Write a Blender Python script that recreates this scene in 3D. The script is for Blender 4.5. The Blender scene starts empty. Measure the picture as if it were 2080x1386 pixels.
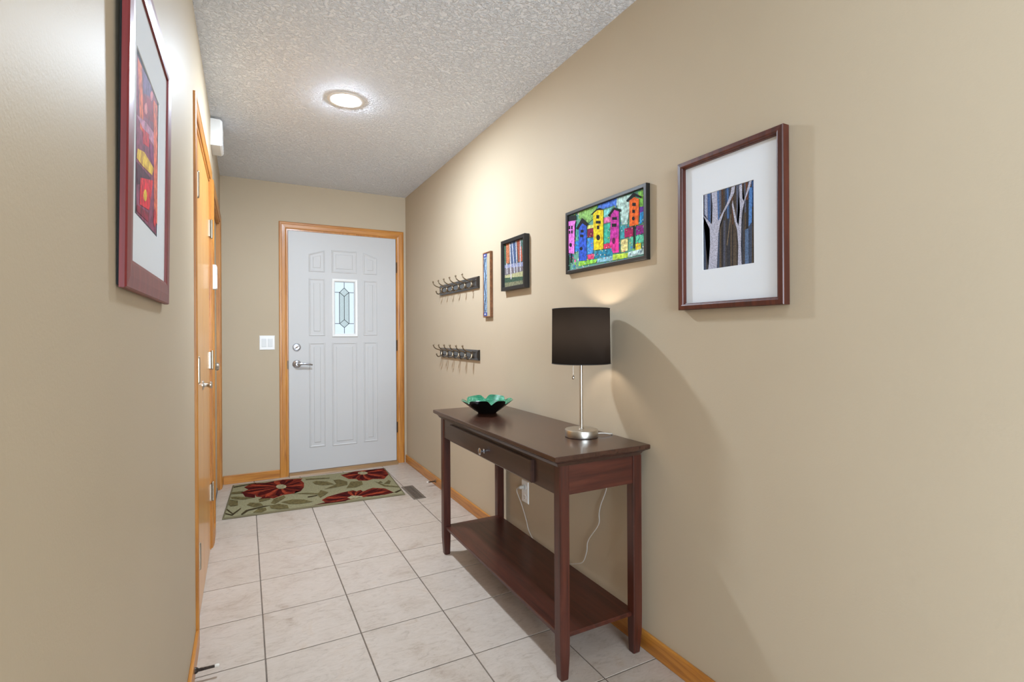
import bpy, bmesh, math, random
from mathutils import Vector, Matrix

scene = bpy.context.scene
COL = scene.collection
PI = math.pi

# ------------------------------------------------------------------ camera
XR, XL, D, H = 1.3196, -0.168, 4.603, 2.44        # right wall, left wall, entry wall, ceiling height
YAW, ROLL = 0.485207, -0.005449
cam_data = bpy.data.cameras.new('camera')
cam = bpy.data.objects.new('camera', cam_data)
COL.objects.link(cam)
rv = Vector((math.cos(YAW), -math.sin(YAW), 0)); fw = Vector((math.sin(YAW), math.cos(YAW), 0)); up = Vector((0, 0, 1))
cr = rv * math.cos(ROLL) + up * math.sin(ROLL)
cu = up * math.cos(ROLL) - rv * math.sin(ROLL)
m = Matrix((cr, cu, -fw)).transposed().to_4x4()
m.translation = Vector((0, 0, 1.17623))
cam.matrix_world = m
cam_data.sensor_width = 36.0
cam_data.sensor_fit = 'HORIZONTAL'
cam_data.lens = 36.0 * 1029.77 / 2080.0
cam_data.shift_y = -(693.0 - 678.89) / 2080.0
cam_data.clip_start = 0.02
scene.camera = cam

# ------------------------------------------------------------------ light
scene.view_settings.view_transform = 'Standard'
scene.view_settings.look = 'None'
scene.view_settings.gamma = 1.0
scene.view_settings.use_curve_mapping = False
scene.view_settings.exposure = 0.35

world = bpy.data.worlds.new('daylight'); scene.world = world
world.use_nodes = True
bg = world.node_tree.nodes['Background']
bg.inputs[0].default_value = (0.80, 0.90, 1.0, 1)
bg.inputs[1].default_value = 0.95

def area(name, loc, rot, sx, sy, power, color):
    l = bpy.data.lights.new(name, 'AREA'); l.shape = 'RECTANGLE'; l.size = sx; l.size_y = sy
    l.energy = power; l.color = color
    o = bpy.data.objects.new(name, l); COL.objects.link(o)
    o.location = loc; o.rotation_euler = rot
    return o
# soft fill added behind the camera, set at the unseen living room windows
area('fill_area_rear', (0.0, -3.93, 1.45), (PI / 2, 0, 0), 2.3, 1.5, 200, (0.72, 0.86, 1.0))
area('fill_area_side', (-3.43, -2.1, 1.45), (PI / 2, 0, -PI / 2), 2.3, 1.5, 140, (0.72, 0.86, 1.0))
CAN_POWER = (41.0, 4.2)   # radiant power of the two recessed ceiling lights, the second one dimmed
BULB_POWER = 2.2
scene.cycles.max_bounces = 16
scene.cycles.diffuse_bounces = 12
scene.cycles.glossy_bounces = 6
scene.cycles.transmission_bounces = 8

# ------------------------------------------------------------------ materials
def lin(c):
    out = []
    for v in c[:3]:
        v = v / 255.0
        out.append(v / 12.92 if v <= 0.04045 else ((v + 0.055) / 1.055) ** 2.4)
    return (*out, 1.0)

class NT:
    def __init__(self, name):
        self.m = bpy.data.materials.new(name); self.m.use_nodes = True
        self.t = self.m.node_tree; self.b = self.t.nodes['Principled BSDF']
    def n(self, kind, **kw):
        x = self.t.nodes.new(kind)
        for k, v in kw.items(): setattr(x, k, v)
        return x
    def l(self, a, b): self.t.links.new(a, b)
    def coords(self, scale=(1, 1, 1), rand=False):
        tc = self.n('ShaderNodeTexCoord'); mp = self.n('ShaderNodeMapping')
        mp.inputs['Scale'].default_value = scale
        self.l(tc.outputs['Object'], mp.inputs['Vector'])
        if rand:
            oi = self.n('ShaderNodeObjectInfo'); mu = self.n('ShaderNodeVectorMath', operation='SCALE')
            cx = self.n('ShaderNodeCombineXYZ')
            self.l(oi.outputs['Random'], cx.inputs[0]); self.l(oi.outputs['Random'], cx.inputs[1])
            self.l(cx.outputs[0], mu.inputs[0]); mu.inputs['Scale'].default_value = 57.0
            self.l(mu.outputs[0], mp.inputs['Location'])
        return mp.outputs[0]
    def noise(self, vec, scale, detail=4, rough=0.55, dist=0):
        x = self.n('ShaderNodeTexNoise'); x.inputs['Scale'].default_value = scale
        x.inputs['Detail'].default_value = detail; x.inputs['Roughness'].default_value = rough
        x.inputs['Distortion'].default_value = dist
        self.l(vec, x.inputs['Vector']); return x.outputs['Fac']
    def ramp(self, fac, stops):
        r = self.n('ShaderNodeValToRGB'); e = r.color_ramp.elements
        while len(e) < len(stops): e.new(0.5)
        for i, (p, c) in enumerate(stops): e[i].position = p; e[i].color = lin(c)
        self.l(fac, r.inputs[0]); return r.outputs[0]
    def bump(self, fac, strength, dist):
        b = self.n('ShaderNodeBump'); b.inputs['Strength'].default_value = strength; b.inputs['Distance'].default_value = dist
        self.l(fac, b.inputs['Height']); self.l(b.outputs[0], self.b.inputs['Normal'])
    def setp(self, rough=0.5, metal=0, spec=0.5, coat=0, coat_rough=0.1):
        i = self.b.inputs
        i['Roughness'].default_value = rough; i['Metallic'].default_value = metal
        i['Specular IOR Level'].default_value = spec; i['Coat Weight'].default_value = coat; i['Coat Roughness'].default_value = coat_rough

MATS = {}
def plain(name, rgb, rough=0.5, metal=0, spec=0.5, coat=0, var=0.0, vscale=20, bump=0, bscale=200, bdist=0.001):
    if name in MATS: return MATS[name]
    k = NT(name); k.setp(rough, metal, spec, coat)
    if var:
        a = tuple(max(0, c * (1 - var)) for c in rgb); b = tuple(min(255, c * (1 + var)) for c in rgb)
        k.l(k.ramp(k.noise(k.coords(), vscale, 5), [(0.3, a), (0.7, b)]), k.b.inputs['Base Color'])
    else:
        k.b.inputs['Base Color'].default_value = lin(rgb)
    if bump: k.bump(k.noise(k.coords(), bscale, 3), bump, bdist)
    MATS[name] = k.m
    return k.m

def wood(name, dark, mid, light, axis, rough=0.35, coat=0.2, grain=1.0, rand=True):
    k = NT(name); k.setp(rough, 0, 0.5, coat, 0.15)
    sc_ = [26 * grain] * 3; sc_[axis] = 1.6 * grain
    v = k.coords(tuple(sc_), rand)
    f = k.noise(v, 1.6, 6, 0.6, 0.8)
    k.l(k.ramp(f, [(0.28, dark), (0.5, mid), (0.74, light)]), k.b.inputs['Base Color'])
    sf = [180 * grain] * 3; sf[axis] = 7 * grain
    k.bump(k.noise(k.coords(tuple(sf), rand), 1.0, 3), 0.12, 0.0006)
    return k.m

def make_materials():
    M = MATS
    # satin wall paint with roller stipple
    k = NT('wall_paint'); k.setp(0.52, 0, 0.07)
    k.l(k.ramp(k.noise(k.coords(), 1.3, 3), [(0.3, (184, 169, 146)), (0.7, (188, 173, 150))]), k.b.inputs['Base Color'])
    k.bump(k.noise(k.coords(), 190, 3, 0.6), 0.22, 0.0012); M['wall'] = k.m
    # knock-down textured ceiling
    k = NT('textured_ceiling'); k.setp(0.85, 0, 0.2)
    k.b.inputs['Base Color'].default_value = lin((240, 246, 255))
    f = k.noise(k.coords(), 62, 4, 0.6, 0.5)
    r = k.n('ShaderNodeValToRGB'); r.color_ramp.elements[0].position = 0.44; r.color_ramp.elements[1].position = 0.60
    k.l(f, r.inputs[0]); k.bump(r.outputs[0], 0.9, 0.006); M['ceiling'] = k.m
    # glazed ceramic floor tile, clouded beige
    k = NT('ceramic_tile'); k.setp(0.38, 0, 0.4)
    v = k.coords((1, 1, 1), True)
    v2 = k.coords((0.7, 1.7, 1), True)
    n1 = k.noise(v, 5.0, 8, 0.68, 0.9); n2 = k.noise(v2, 24, 7, 0.72, 1.4)
    c1 = k.ramp(n1, [(0.30, (152, 132, 114)), (0.44, (180, 166, 152)), (0.58, (189, 176, 164)), (0.74, (176, 152, 126))])
    c2 = k.ramp(n2, [(0.30, (136, 121, 107)), (0.47, (183, 170, 158)), (0.72, (199, 188, 178))])
    mx = k.n('ShaderNodeMix', data_type='RGBA'); mx.inputs[0].default_value = 0.45
    k.l(c1, mx.inputs[6]); k.l(c2, mx.inputs[7]); k.l(mx.outputs[2], k.b.inputs['Base Color'])
    k.bump(n2, 0.05, 0.001); M['tile'] = k.m
    M['grout'] = plain('dark_grout', (112, 100, 89), 0.9, var=0.1, vscale=60)
    oak = ((146, 86, 30), (184, 120, 46), (202, 140, 60))
    for a, nme in enumerate('xyz'): M['oak_' + nme] = wood('oak_' + nme, *oak, a, 0.38, 0.15)
    M['oak_door'] = wood('oak_veneer', (188, 126, 60), (208, 148, 74), (216, 160, 88), 2, 0.3, 0.3, 0.7)
    mah = ((44, 18, 12), (68, 29, 19), (84, 40, 27))
    for a, nme in enumerate('xyz'): M['mahogany_' + nme] = wood('mahogany_' + nme, *mah, a, 0.36, 0.10, 1.0)
    M['mahogany_top'] = wood('mahogany_top', (50, 28, 20), (62, 37, 27), (72, 45, 33), 1, 0.27, 0.25, 1.0)
    M['espresso'] = wood('espresso_wood', (44, 26, 20), (54, 33, 26), (62, 40, 31), 1, 0.33, 0.25, 1.0)
    M['frame_brown'] = wood('frame_brown_z', (50, 19, 12), (78, 31, 19), (98, 46, 28), 2, 0.42, 0.08)
    M['frame_red'] = wood('frame_cherry', (92, 18, 19), (112, 25, 26), (128, 38, 36), 2, 0.42, 0.08)
    M['frame_black'] = plain('frame_black', (24, 22, 21), 0.4)
    M['white_door'] = plain('door_paint', (194, 193, 192), 0.42, spec=0.4, bump=0.05, bscale=60)
    M['grey_door'] = plain('side_door_paint', (190, 180, 160), 0.5)
    M['white_plastic'] = plain('white_plastic', (232, 232, 230), 0.35)
    M['chrome'] = plain('polished_chrome', (176, 176, 180), 0.24, 1)
    M['nickel'] = plain('brushed_nickel', (196, 190, 180), 0.32, 1)
    M['hinge'] = plain('satin_hinge', (178, 168, 152), 0.28, 1)
    M['bronze'] = plain('dark_bronze', (92, 74, 58), 0.35, 0.8)
    M['hook'] = plain('antique_pewter', (140, 124, 104), 0.26, 0.95)
    M['rail_black'] = plain('rail_black', (30, 26, 25), 0.3, coat=0.3)
    M['rail_inset'] = plain('rail_inset', (58, 56, 54), 0.16, 0.5, coat=0.5)
    M['dark'] = plain('dark_void', (20, 18, 17), 0.8)
    M['rubber'] = plain('rubber_tip', (214, 208, 198), 0.6)
    M['mat_board'] = plain('mat_board', (222, 226, 231), 0.9, spec=0.1)
    M['vent'] = plain('vent_enamel', (112, 101, 90), 0.4, 0.3)
    M['came'] = plain('lead_came', (52, 54, 56), 0.4, 0.6)
    M['cord'] = plain('clear_cord', (196, 192, 184), 0.3, spec=0.6)
    M['rug'] = plain('rug_pile', (140, 134, 104), 0.95, spec=0.05, var=0.10, vscale=90, bump=0.6, bscale=420, bdist=0.003)
    M['rug_edge'] = plain('rug_binding', (112, 104, 80), 0.9, spec=0.05)
    M['threshold'] = wood('threshold_oak', (120, 90, 56), (146, 112, 72), (160, 126, 84), 0, 0.4, 0.1)
    # textured and bevelled door glass
    for nme, rgh, tint in (('pane_frosted', 0.32, (236, 243, 248)), ('pane_bevelled', 0.12, (200, 208, 204))):
        k = NT(nme); k.setp(rgh, 0, 0.5); k.b.inputs['Base Color'].default_value = lin(tint)
        k.b.inputs['Transmission Weight'].default_value = 1.0; k.b.inputs['IOR'].default_value = 1.2
        k.bump(k.noise(k.coords(), 130, 3), 0.5, 0.004); M[nme] = k.m
    # lamp shade cloth: dark, lets a little of the bulb through
    k = NT('shade_cloth'); t = k.t; out = t.nodes['Material Output']
    df = k.n('ShaderNodeBsdfDiffuse'); df.inputs[0].default_value = lin((24, 22, 21))
    tl = k.n('ShaderNodeBsdfTranslucent'); tl.inputs[0].default_value = lin((34, 30, 27)); mx = k.n('ShaderNodeMixShader'); mx.inputs[0].default_value = 0.5
    wv = k.noise(k.coords((600, 600, 900)), 1, 2); bp = k.n('ShaderNodeBump'); bp.inputs['Strength'].default_value = 0.3; bp.inputs['Distance'].default_value = 0.0006
    k.l(wv, bp.inputs['Height']); k.l(bp.outputs[0], df.inputs['Normal'])
    k.l(df.outputs[0], mx.inputs[1]); k.l(tl.outputs[0], mx.inputs[2]); k.l(mx.outputs[0], out.inputs['Surface']); M['shade'] = k.m
    M['shade_wire'] = plain('shade_rim_black', (16, 15, 15), 0.6)
    # marbled green glaze
    k = NT('malachite_glaze'); k.setp(0.14, 0, 0.5, 0.5, 0.05)
    f = k.noise(k.coords(), 17, 4, 0.6, 2.2)
    k.l(k.ramp(f, [(0.30, (16, 70, 52)), (0.45, (34, 112, 82)), (0.58, (62, 140, 108)), (0.74, (126, 180, 160))]), k.b.inputs['Base Color']); M['malachite'] = k.m
    M['black_glaze'] = plain('black_glaze', (8, 12, 11), 0.12, coat=0.5)

def emit(name, rgb, strength):
    k = NT(name); k.b.inputs['Base Color'].default_value = lin((240, 240, 240))
    k.b.inputs['Emission Color'].default_value = lin(rgb); k.b.inputs['Emission Strength'].default_value = strength
    return k.m
make_materials()
M = MATS

# ------------------------------------------------------------------ mesh helpers
WM = {}
def ident(x, y, z): return Vector((x, y, z))
def box(bm, x0, x1, y0, y1, z0, z1, bev=0.0, seg=1):
    r = bmesh.ops.create_cube(bm, size=1.0)
    for v in r['verts']:
        v.co = Vector((x0 + (v.co.x + .5) * (x1 - x0), y0 + (v.co.y + .5) * (y1 - y0), z0 + (v.co.z + .5) * (z1 - z0)))
    if bev:
        es = list({e for v in r['verts'] for e in v.link_edges})
        bmesh.ops.bevel(bm, geom=es, offset=bev, segments=seg, affect='EDGES', profile=0.6)
def inset(poly, d):
    if abs(d) < 1e-9: return [tuple(p) for p in poly]
    n = len(poly); out = []
    a = sum(poly[i][0] * poly[(i + 1) % n][1] - poly[(i + 1) % n][0] * poly[i][1] for i in range(n))
    s = 1 if a > 0 else -1
    L = []
    for i in range(n):
        (x0, y0), (x1, y1) = poly[i], poly[(i + 1) % n]
        dx, dy = x1 - x0, y1 - y0; k = math.hypot(dx, dy)
        nx, ny = -dy / k * s, dx / k * s
        L.append((x0 + nx * d, y0 + ny * d, dx / k, dy / k))
    for i in range(n):
        ax, ay, adx, ady = L[i - 1]; bx, by, bdx, bdy = L[i]
        den = adx * bdy - ady * bdx
        t = ((bx - ax) * bdy - (by - ay) * bdx) / den
        out.append((ax + adx * t, ay + ady * t))
    return out
def loft(bm, poly, profile, mp, cap_first=False, cap_last=False):
    loops = [[bm.verts.new(mp(x, y, h)) for x, y in inset(poly, d)] for d, h in profile]
    n = len(poly)
    for a, b in zip(loops, loops[1:]):
        for i in range(n):
            bm.faces.new((a[i], a[(i + 1) % n], b[(i + 1) % n], b[i]))
    if cap_first: bm.faces.new(list(reversed(loops[0])))
    if cap_last: bm.faces.new(loops[-1])
def rect(a0, a1, b0, b1): return [(a0, b0), (a1, b0), (a1, b1), (a0, b1)]
def lathe(bm, prof, mp, seg=32, close0=False, close1=False):
    loops = []
    for r, z in prof:
        loops.append([bm.verts.new(mp(r * math.cos(2 * PI * i / seg), r * math.sin(2 * PI * i / seg), z)) for i in range(seg)])
    for a, b in zip(loops, loops[1:]):
        for i in range(seg): bm.faces.new((a[i], a[(i + 1) % seg], b[(i + 1) % seg], b[i]))
    if close0: bm.faces.new(list(reversed(loops[0])))
    if close1: bm.faces.new(loops[-1])
def spline(pts, per=6):
    P = [Vector(p) for p in pts]; P = [P[0] * 2 - P[1]] + P + [P[-1] * 2 - P[-2]]; out = []
    for i in range(1, len(P) - 2):
        for k in range(per):
            t = k / per; a, b, c, d = P[i - 1:i + 3]
            out.append(0.5 * (2 * b + (c - a) * t + (2 * a - 5 * b + 4 * c - d) * t * t + (3 * b - a - 3 * c + d) * t ** 3))
    out.append(P[-2]); return out
def tube(bm, pts, r, seg=8):
    pts = [Vector(p) for p in pts]; n = len(pts)
    rad = r if isinstance(r, (list, tuple)) else [r] * n
    tang = [(pts[min(i + 1, n - 1)] - pts[max(i - 1, 0)]).normalized() for i in range(n)]
    u = tang[0].orthogonal().normalized(); loops = []
    for i in range(n):
        u = (u - tang[i] * u.dot(tang[i])).normalized(); w = tang[i].cross(u)
        loops.append([bm.verts.new(pts[i] + (u * math.cos(2 * PI * k / seg) + w * math.sin(2 * PI * k / seg)) * rad[i]) for k in range(seg)])
    for a, b in zip(loops, loops[1:]):
        for k in range(seg): bm.faces.new((a[k], a[(k + 1) % seg], b[(k + 1) % seg], b[k]))
    bm.faces.new(list(reversed(loops[0]))); bm.faces.new(loops[-1])
def ball(bm, c, r, seg=12):
    x = bmesh.ops.create_uvsphere(bm, u_segments=seg, v_segments=seg // 2 + 2, radius=r)
    for v in x['verts']: v.co += Vector(c)
def at(loc, axis='z'):
    l = Vector(loc)
    if axis == 'z': return lambda a, b, h: l + Vector((a, b, h))
    if axis == '-z': return lambda a, b, h: l + Vector((a, -b, -h))
    if axis == '-y': return lambda a, b, h: l + Vector((a, -h, b))
    if axis == '-x': return lambda a, b, h: l + Vector((-h, -a, b))
    if axis == 'x': return lambda a, b, h: l + Vector((h, a, b))
def tags(o, label=None, cat=None, group=None, kind=None):
    for k, v in (('label', label), ('category', cat), ('group', group), ('kind', kind)):
        if v: o[k] = v
    return o
def thing(name, loc, label, cat, group=None, kind=None, rot=None):
    o = bpy.data.objects.new(name, None); COL.objects.link(o); o.location = loc; o.empty_display_size = 0.1
    w = Matrix.Translation(loc)
    if rot: o.rotation_euler = rot; w = w @ Matrix.Rotation(rot[2], 4, 'Z') @ Matrix.Rotation(rot[1], 4, 'Y') @ Matrix.Rotation(rot[0], 4, 'X')
    WM[o.name] = w
    return tags(o, label, cat, group, kind)
def obj(name, bm, mats, parent=None, loc=None, smooth=False, label=None, fix=True, local=False, angle=35):
    """Link bm (world coordinates) as one mesh object; with a parent it is moved to the parent's own axes."""
    if fix: bmesh.ops.recalc_face_normals(bm, faces=bm.faces[:])
    if parent is not None:
        w = WM[parent.name]
        if not local: bm.transform(w.inverted())
    elif loc is not None: bm.transform(Matrix.Translation(-Vector(loc)))
    me = bpy.data.meshes.new(name); bm.to_mesh(me); bm.free()
    for x in (mats if isinstance(mats, (list, tuple)) else [mats]): me.materials.append(M[x] if isinstance(x, str) else x)
    if smooth:
        me.polygons.foreach_set('use_smooth', [True] * len(me.polygons)); me.set_sharp_from_angle(angle=math.radians(angle))
    o = bpy.data.objects.new(name, me); COL.objects.link(o)
    if parent is not None: o.parent = parent; WM[o.name] = WM[parent.name]
    else:
        if loc is not None: o.location = loc
        WM[o.name] = Matrix.Translation(loc or (0, 0, 0))
    if label: o['label'] = label
    return o
def NB(): return bmesh.new()
def bxo(name, mats, parent, *a, bev=0.0, **kw):
    b = NB(); box(b, *a, bev=bev); return obj(name, b, mats, parent, **kw)
def printed(name, base_rect, polys, mp, parent, base_mat, prefix, vary=0.16, vscale=120, step=0.00012):
    """A painted sheet: patches of paint laid one over the next, each a hair thicker."""
    bm = NB(); mats = [base_mat]; idx = {}
    (a0, a1, b0, b1) = base_rect
    f = bm.faces.new([bm.verts.new(mp(x, y, 0)) for x, y in rect(a0, a1, b0, b1)])
    for i, (c, pl) in enumerate(polys):
        if c not in idx:
            idx[c] = len(mats); mats.append(plain('%s_%d_%d_%d' % ((prefix,) + tuple(c)), c, 0.75, spec=0.2, var=vary, vscale=vscale))
        vs = [bm.verts.new(mp(min(max(x, a0), a1), min(max(y, b0), b1), step * (i + 2))) for x, y in pl]
        f = bm.faces.new(vs); f.material_index = idx[c]
    bmesh.ops.triangulate(bm, faces=[f for f in bm.faces if len(f.verts) > 4])
    return obj(name, bm, mats, parent, fix=False)

# ---- painted shapes (wall or rug coordinates in metres)
ART_BIRD = [
 ((70,110,200), [(1.704,1.711),(1.583,1.712),(1.586,1.687),(1.666,1.689),(1.704,1.697)]),
 ((165,195,190), [(1.583,1.712),(1.495,1.708),(1.506,1.663),(1.521,1.597),(1.555,1.603),(1.566,1.657),(1.586,1.687)]),
 ((120,180,80), [(1.460,1.706),(1.434,1.708),(1.434,1.646),(1.454,1.651)]),
 ((125,170,95), [(1.839,1.716),(1.710,1.712),(1.732,1.665),(1.785,1.648),(1.845,1.688)]),
 ((190,205,110), [(1.779,1.643),(1.733,1.638),(1.733,1.620),(1.779,1.626)]),
 ((120,25,60), [(1.779,1.627),(1.736,1.624),(1.736,1.586),(1.779,1.590)]),
 ((220,110,160), [(1.666,1.652),(1.619,1.649),(1.619,1.626),(1.667,1.628)]),
 ((60,160,140), [(1.667,1.625),(1.622,1.623),(1.620,1.543),(1.667,1.548)]),
 ((120,190,190), [(1.666,1.682),(1.614,1.684),(1.627,1.649),(1.666,1.653)]),
 ((60,140,150), [(1.569,1.600),(1.507,1.594),(1.536,1.546),(1.565,1.547)]),
 ((150,30,80), [(1.538,1.584),(1.486,1.582),(1.487,1.547),(1.538,1.548)]),
 ((130,40,120), [(1.473,1.581),(1.431,1.579),(1.431,1.547),(1.473,1.547)]),
 ((40,130,190), [(1.450,1.629),(1.432,1.628),(1.431,1.591),(1.453,1.583)]),
 ((90,50,140), [(1.454,1.648),(1.432,1.647),(1.432,1.628),(1.452,1.626)]),
 ((215,190,130), [(1.560,1.543),(1.519,1.543),(1.520,1.496),(1.560,1.494)]),
 ((90,180,150), [(1.519,1.543),(1.431,1.543),(1.431,1.513),(1.489,1.516)]),
 ((250,190,50), [(1.476,1.514),(1.446,1.514),(1.447,1.489),(1.476,1.489)]),
 ((130,190,70), [(1.847,1.475),(1.841,1.496),(1.712,1.488),(1.723,1.474)]),
 ((170,210,70), [(1.610,1.493),(1.517,1.487),(1.522,1.469),(1.610,1.470)]),
 ((170,200,200), [(1.517,1.489),(1.431,1.492),(1.429,1.470),(1.520,1.469)]),
 ((130,180,200), [(1.712,1.490),(1.610,1.489),(1.610,1.470),(1.712,1.473)]),
 ((40,120,150), [(1.728,1.523),(1.610,1.519),(1.610,1.489),(1.728,1.492)]),
 ((210,60,110), [(1.777,1.516),(1.734,1.514),(1.734,1.493),(1.777,1.495)]),
 ((190,50,90), [(1.667,1.544),(1.623,1.541),(1.623,1.521),(1.668,1.524)]),
 ((40,120,190), [(1.872,1.588),(1.840,1.586),(1.840,1.543),(1.873,1.541)]),
 ((60,130,200), [(1.782,1.587),(1.736,1.583),(1.737,1.517),(1.780,1.517)]),
 ((70,150,140), [(1.864,1.663),(1.836,1.665),(1.837,1.586),(1.871,1.588)]),
 ((225,110,200), [(1.925,1.688),(1.861,1.681),(1.870,1.664),(1.875,1.534),(1.923,1.544)]),
 ((22,20,22), [(1.927,1.711),(1.859,1.704),(1.859,1.684),(1.927,1.688)]),
 ((22,20,22), [(1.917,1.667),(1.905,1.664),(1.905,1.649),(1.917,1.651)]),
 ((22,20,22), [(1.898,1.664),(1.886,1.662),(1.886,1.646),(1.899,1.649)]),
 ((22,20,22), [(1.917,1.645),(1.905,1.643),(1.905,1.629),(1.917,1.631)]),
 ((22,20,22), [(1.899,1.643),(1.886,1.641),(1.886,1.626),(1.899,1.629)]),
 ((22,20,22), [(1.892,1.576),(1.894,1.570),(1.899,1.567),(1.906,1.569),(1.911,1.573),(1.914,1.579),(1.911,1.585),(1.906,1.587),(1.899,1.586),(1.894,1.582)]),
 ((22,20,22), [(1.903,1.538),(1.892,1.537),(1.894,1.496),(1.905,1.497)]),
 ((45,80,180), [(1.839,1.651),(1.809,1.659),(1.782,1.640),(1.783,1.492),(1.841,1.498)]),
 ((22,20,22), [(1.861,1.644),(1.814,1.682),(1.766,1.646),(1.779,1.638),(1.812,1.658),(1.845,1.636)]),
 ((22,20,22), [(1.826,1.632),(1.803,1.628),(1.803,1.616),(1.826,1.620)]),
 ((22,20,22), [(1.830,1.612),(1.804,1.607),(1.804,1.596),(1.830,1.601)]),
 ((22,20,22), [(1.810,1.547),(1.812,1.543),(1.818,1.541),(1.825,1.542),(1.832,1.546),(1.834,1.551),(1.831,1.555),(1.825,1.557),(1.818,1.556),(1.812,1.552)]),
 ((255,190,30), [(1.735,1.683),(1.704,1.694),(1.666,1.685),(1.668,1.524),(1.731,1.529)]),
 ((22,20,22), [(1.749,1.684),(1.710,1.698),(1.688,1.698),(1.664,1.684),(1.707,1.692),(1.744,1.680)]),
 ((22,20,22), [(1.713,1.673),(1.693,1.669),(1.694,1.654),(1.713,1.658)]),
 ((22,20,22), [(1.716,1.650),(1.683,1.643),(1.683,1.631),(1.716,1.638)]),
 ((22,20,22), [(1.710,1.628),(1.693,1.625),(1.693,1.610),(1.710,1.613)]),
 ((22,20,22), [(1.688,1.575),(1.690,1.568),(1.697,1.565),(1.705,1.566),(1.712,1.572),(1.714,1.579),(1.712,1.586),(1.705,1.589),(1.697,1.588),(1.690,1.582)]),
 ((175,50,145), [(1.617,1.658),(1.594,1.669),(1.568,1.657),(1.569,1.496),(1.605,1.498),(1.625,1.538)]),
 ((215,50,140), [(1.624,1.541),(1.570,1.561),(1.569,1.496),(1.605,1.498)]),
 ((22,20,22), [(1.637,1.656),(1.599,1.680),(1.554,1.662),(1.557,1.652),(1.594,1.669),(1.627,1.647)]),
 ((22,20,22), [(1.609,1.643),(1.580,1.637),(1.580,1.626),(1.609,1.632)]),
 ((22,20,22), [(1.612,1.618),(1.582,1.612),(1.582,1.599),(1.612,1.604)]),
 ((90,20,70), [(1.591,1.545),(1.593,1.538),(1.598,1.534),(1.604,1.535),(1.609,1.540),(1.611,1.548),(1.609,1.556),(1.604,1.560),(1.597,1.559),(1.592,1.553)]),
 ((255,95,35), [(1.506,1.685),(1.479,1.692),(1.452,1.678),(1.457,1.584),(1.507,1.586)]),
 ((22,20,22), [(1.525,1.689),(1.483,1.710),(1.436,1.683),(1.443,1.679),(1.479,1.697),(1.516,1.681)]),
 ((22,20,22), [(1.490,1.673),(1.470,1.668),(1.470,1.656),(1.490,1.661)]),
 ((22,20,22), [(1.490,1.647),(1.475,1.643),(1.475,1.631),(1.490,1.634)]),
 ((22,20,22), [(1.477,1.611),(1.478,1.606),(1.482,1.604),(1.487,1.605),(1.491,1.609),(1.493,1.614),(1.491,1.618),(1.487,1.620),(1.482,1.619),(1.478,1.615)]),
 ((22,20,22), [(1.486,1.585),(1.475,1.585),(1.477,1.497),(1.485,1.497)]),
]
ART_TREE = [
 ((150,155,175), [(1.151,1.620),(1.140,1.620),(1.140,1.543),(1.151,1.558)]),
 ((112,98,80), [(1.068,1.445),(1.053,1.537),(1.050,1.537),(1.064,1.444)]),
 ((80,125,185), [(0.988,1.601),(0.978,1.601),(0.980,1.499),(0.991,1.488)]),
 ((85,105,135), [(1.003,1.481),(0.991,1.483),(0.991,1.380),(1.004,1.379)]),
 ((170,170,186), [(1.138,1.378),(1.135,1.405),(1.130,1.454),(1.131,1.489),(1.131,1.507),(1.157,1.534),(1.157,1.556),(1.126,1.523),(1.122,1.523),(1.120,1.576),(1.123,1.620),(1.102,1.620),(1.101,1.577),(1.099,1.525),(1.067,1.571),(1.053,1.597),(1.049,1.618),(1.037,1.619),(1.039,1.600),(1.056,1.574),(1.079,1.543),(1.091,1.516),(1.098,1.486),(1.100,1.450),(1.103,1.401),(1.105,1.378)]),
 ((172,172,188), [(1.028,1.378),(1.026,1.438),(1.030,1.486),(1.038,1.511),(1.048,1.565),(1.045,1.578),(1.039,1.549),(1.030,1.509),(1.025,1.496),(1.020,1.542),(1.022,1.617),(1.012,1.618),(1.011,1.575),(1.004,1.571),(0.988,1.620),(0.980,1.621),(0.985,1.603),(1.004,1.564),(1.011,1.538),(1.015,1.494),(1.017,1.437),(1.015,1.378)]),
]
ART_SMALL = [
 ((80,110,85), [(2.563,1.683),(2.540,1.682),(2.538,1.570),(2.550,1.571)]),
 ((200,122,82), [(2.534,1.682),(2.497,1.681),(2.495,1.570),(2.533,1.570)]),
 ((78,98,135), [(2.485,1.681),(2.424,1.680),(2.408,1.563),(2.478,1.565)]),
 ((165,85,60), [(2.407,1.680),(2.373,1.680),(2.364,1.563),(2.391,1.564)]),
 ((195,95,65), [(2.367,1.644),(2.346,1.641),(2.347,1.562),(2.366,1.563)]),
 ((85,120,110), [(2.361,1.679),(2.332,1.678),(2.327,1.562),(2.342,1.561)]),
 ((150,155,190), [(2.552,1.567),(2.324,1.556),(2.323,1.533),(2.551,1.549)]),
 ((125,115,120), [(2.551,1.549),(2.323,1.533),(2.323,1.507),(2.551,1.507)]),
 ((190,188,140), [(2.551,1.507),(2.323,1.509),(2.324,1.480),(2.551,1.493)]),
 ((70,95,75), [(2.551,1.493),(2.324,1.480),(2.324,1.460),(2.552,1.465)]),
 ((135,135,105), [(2.552,1.465),(2.324,1.460),(2.324,1.436),(2.549,1.439)]),
 ((205,200,200), [(2.494,1.679),(2.481,1.677),(2.469,1.479),(2.482,1.480)]),
 ((195,200,215), [(2.467,1.680),(2.456,1.678),(2.429,1.508),(2.440,1.509)]),
 ((205,205,210), [(2.421,1.680),(2.411,1.679),(2.400,1.507),(2.410,1.508)]),
 ((205,205,210), [(2.372,1.681),(2.363,1.679),(2.365,1.511),(2.374,1.512)]),
 ((200,198,200), [(2.534,1.574),(2.521,1.572),(2.516,1.512),(2.529,1.513)]),
]
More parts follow.
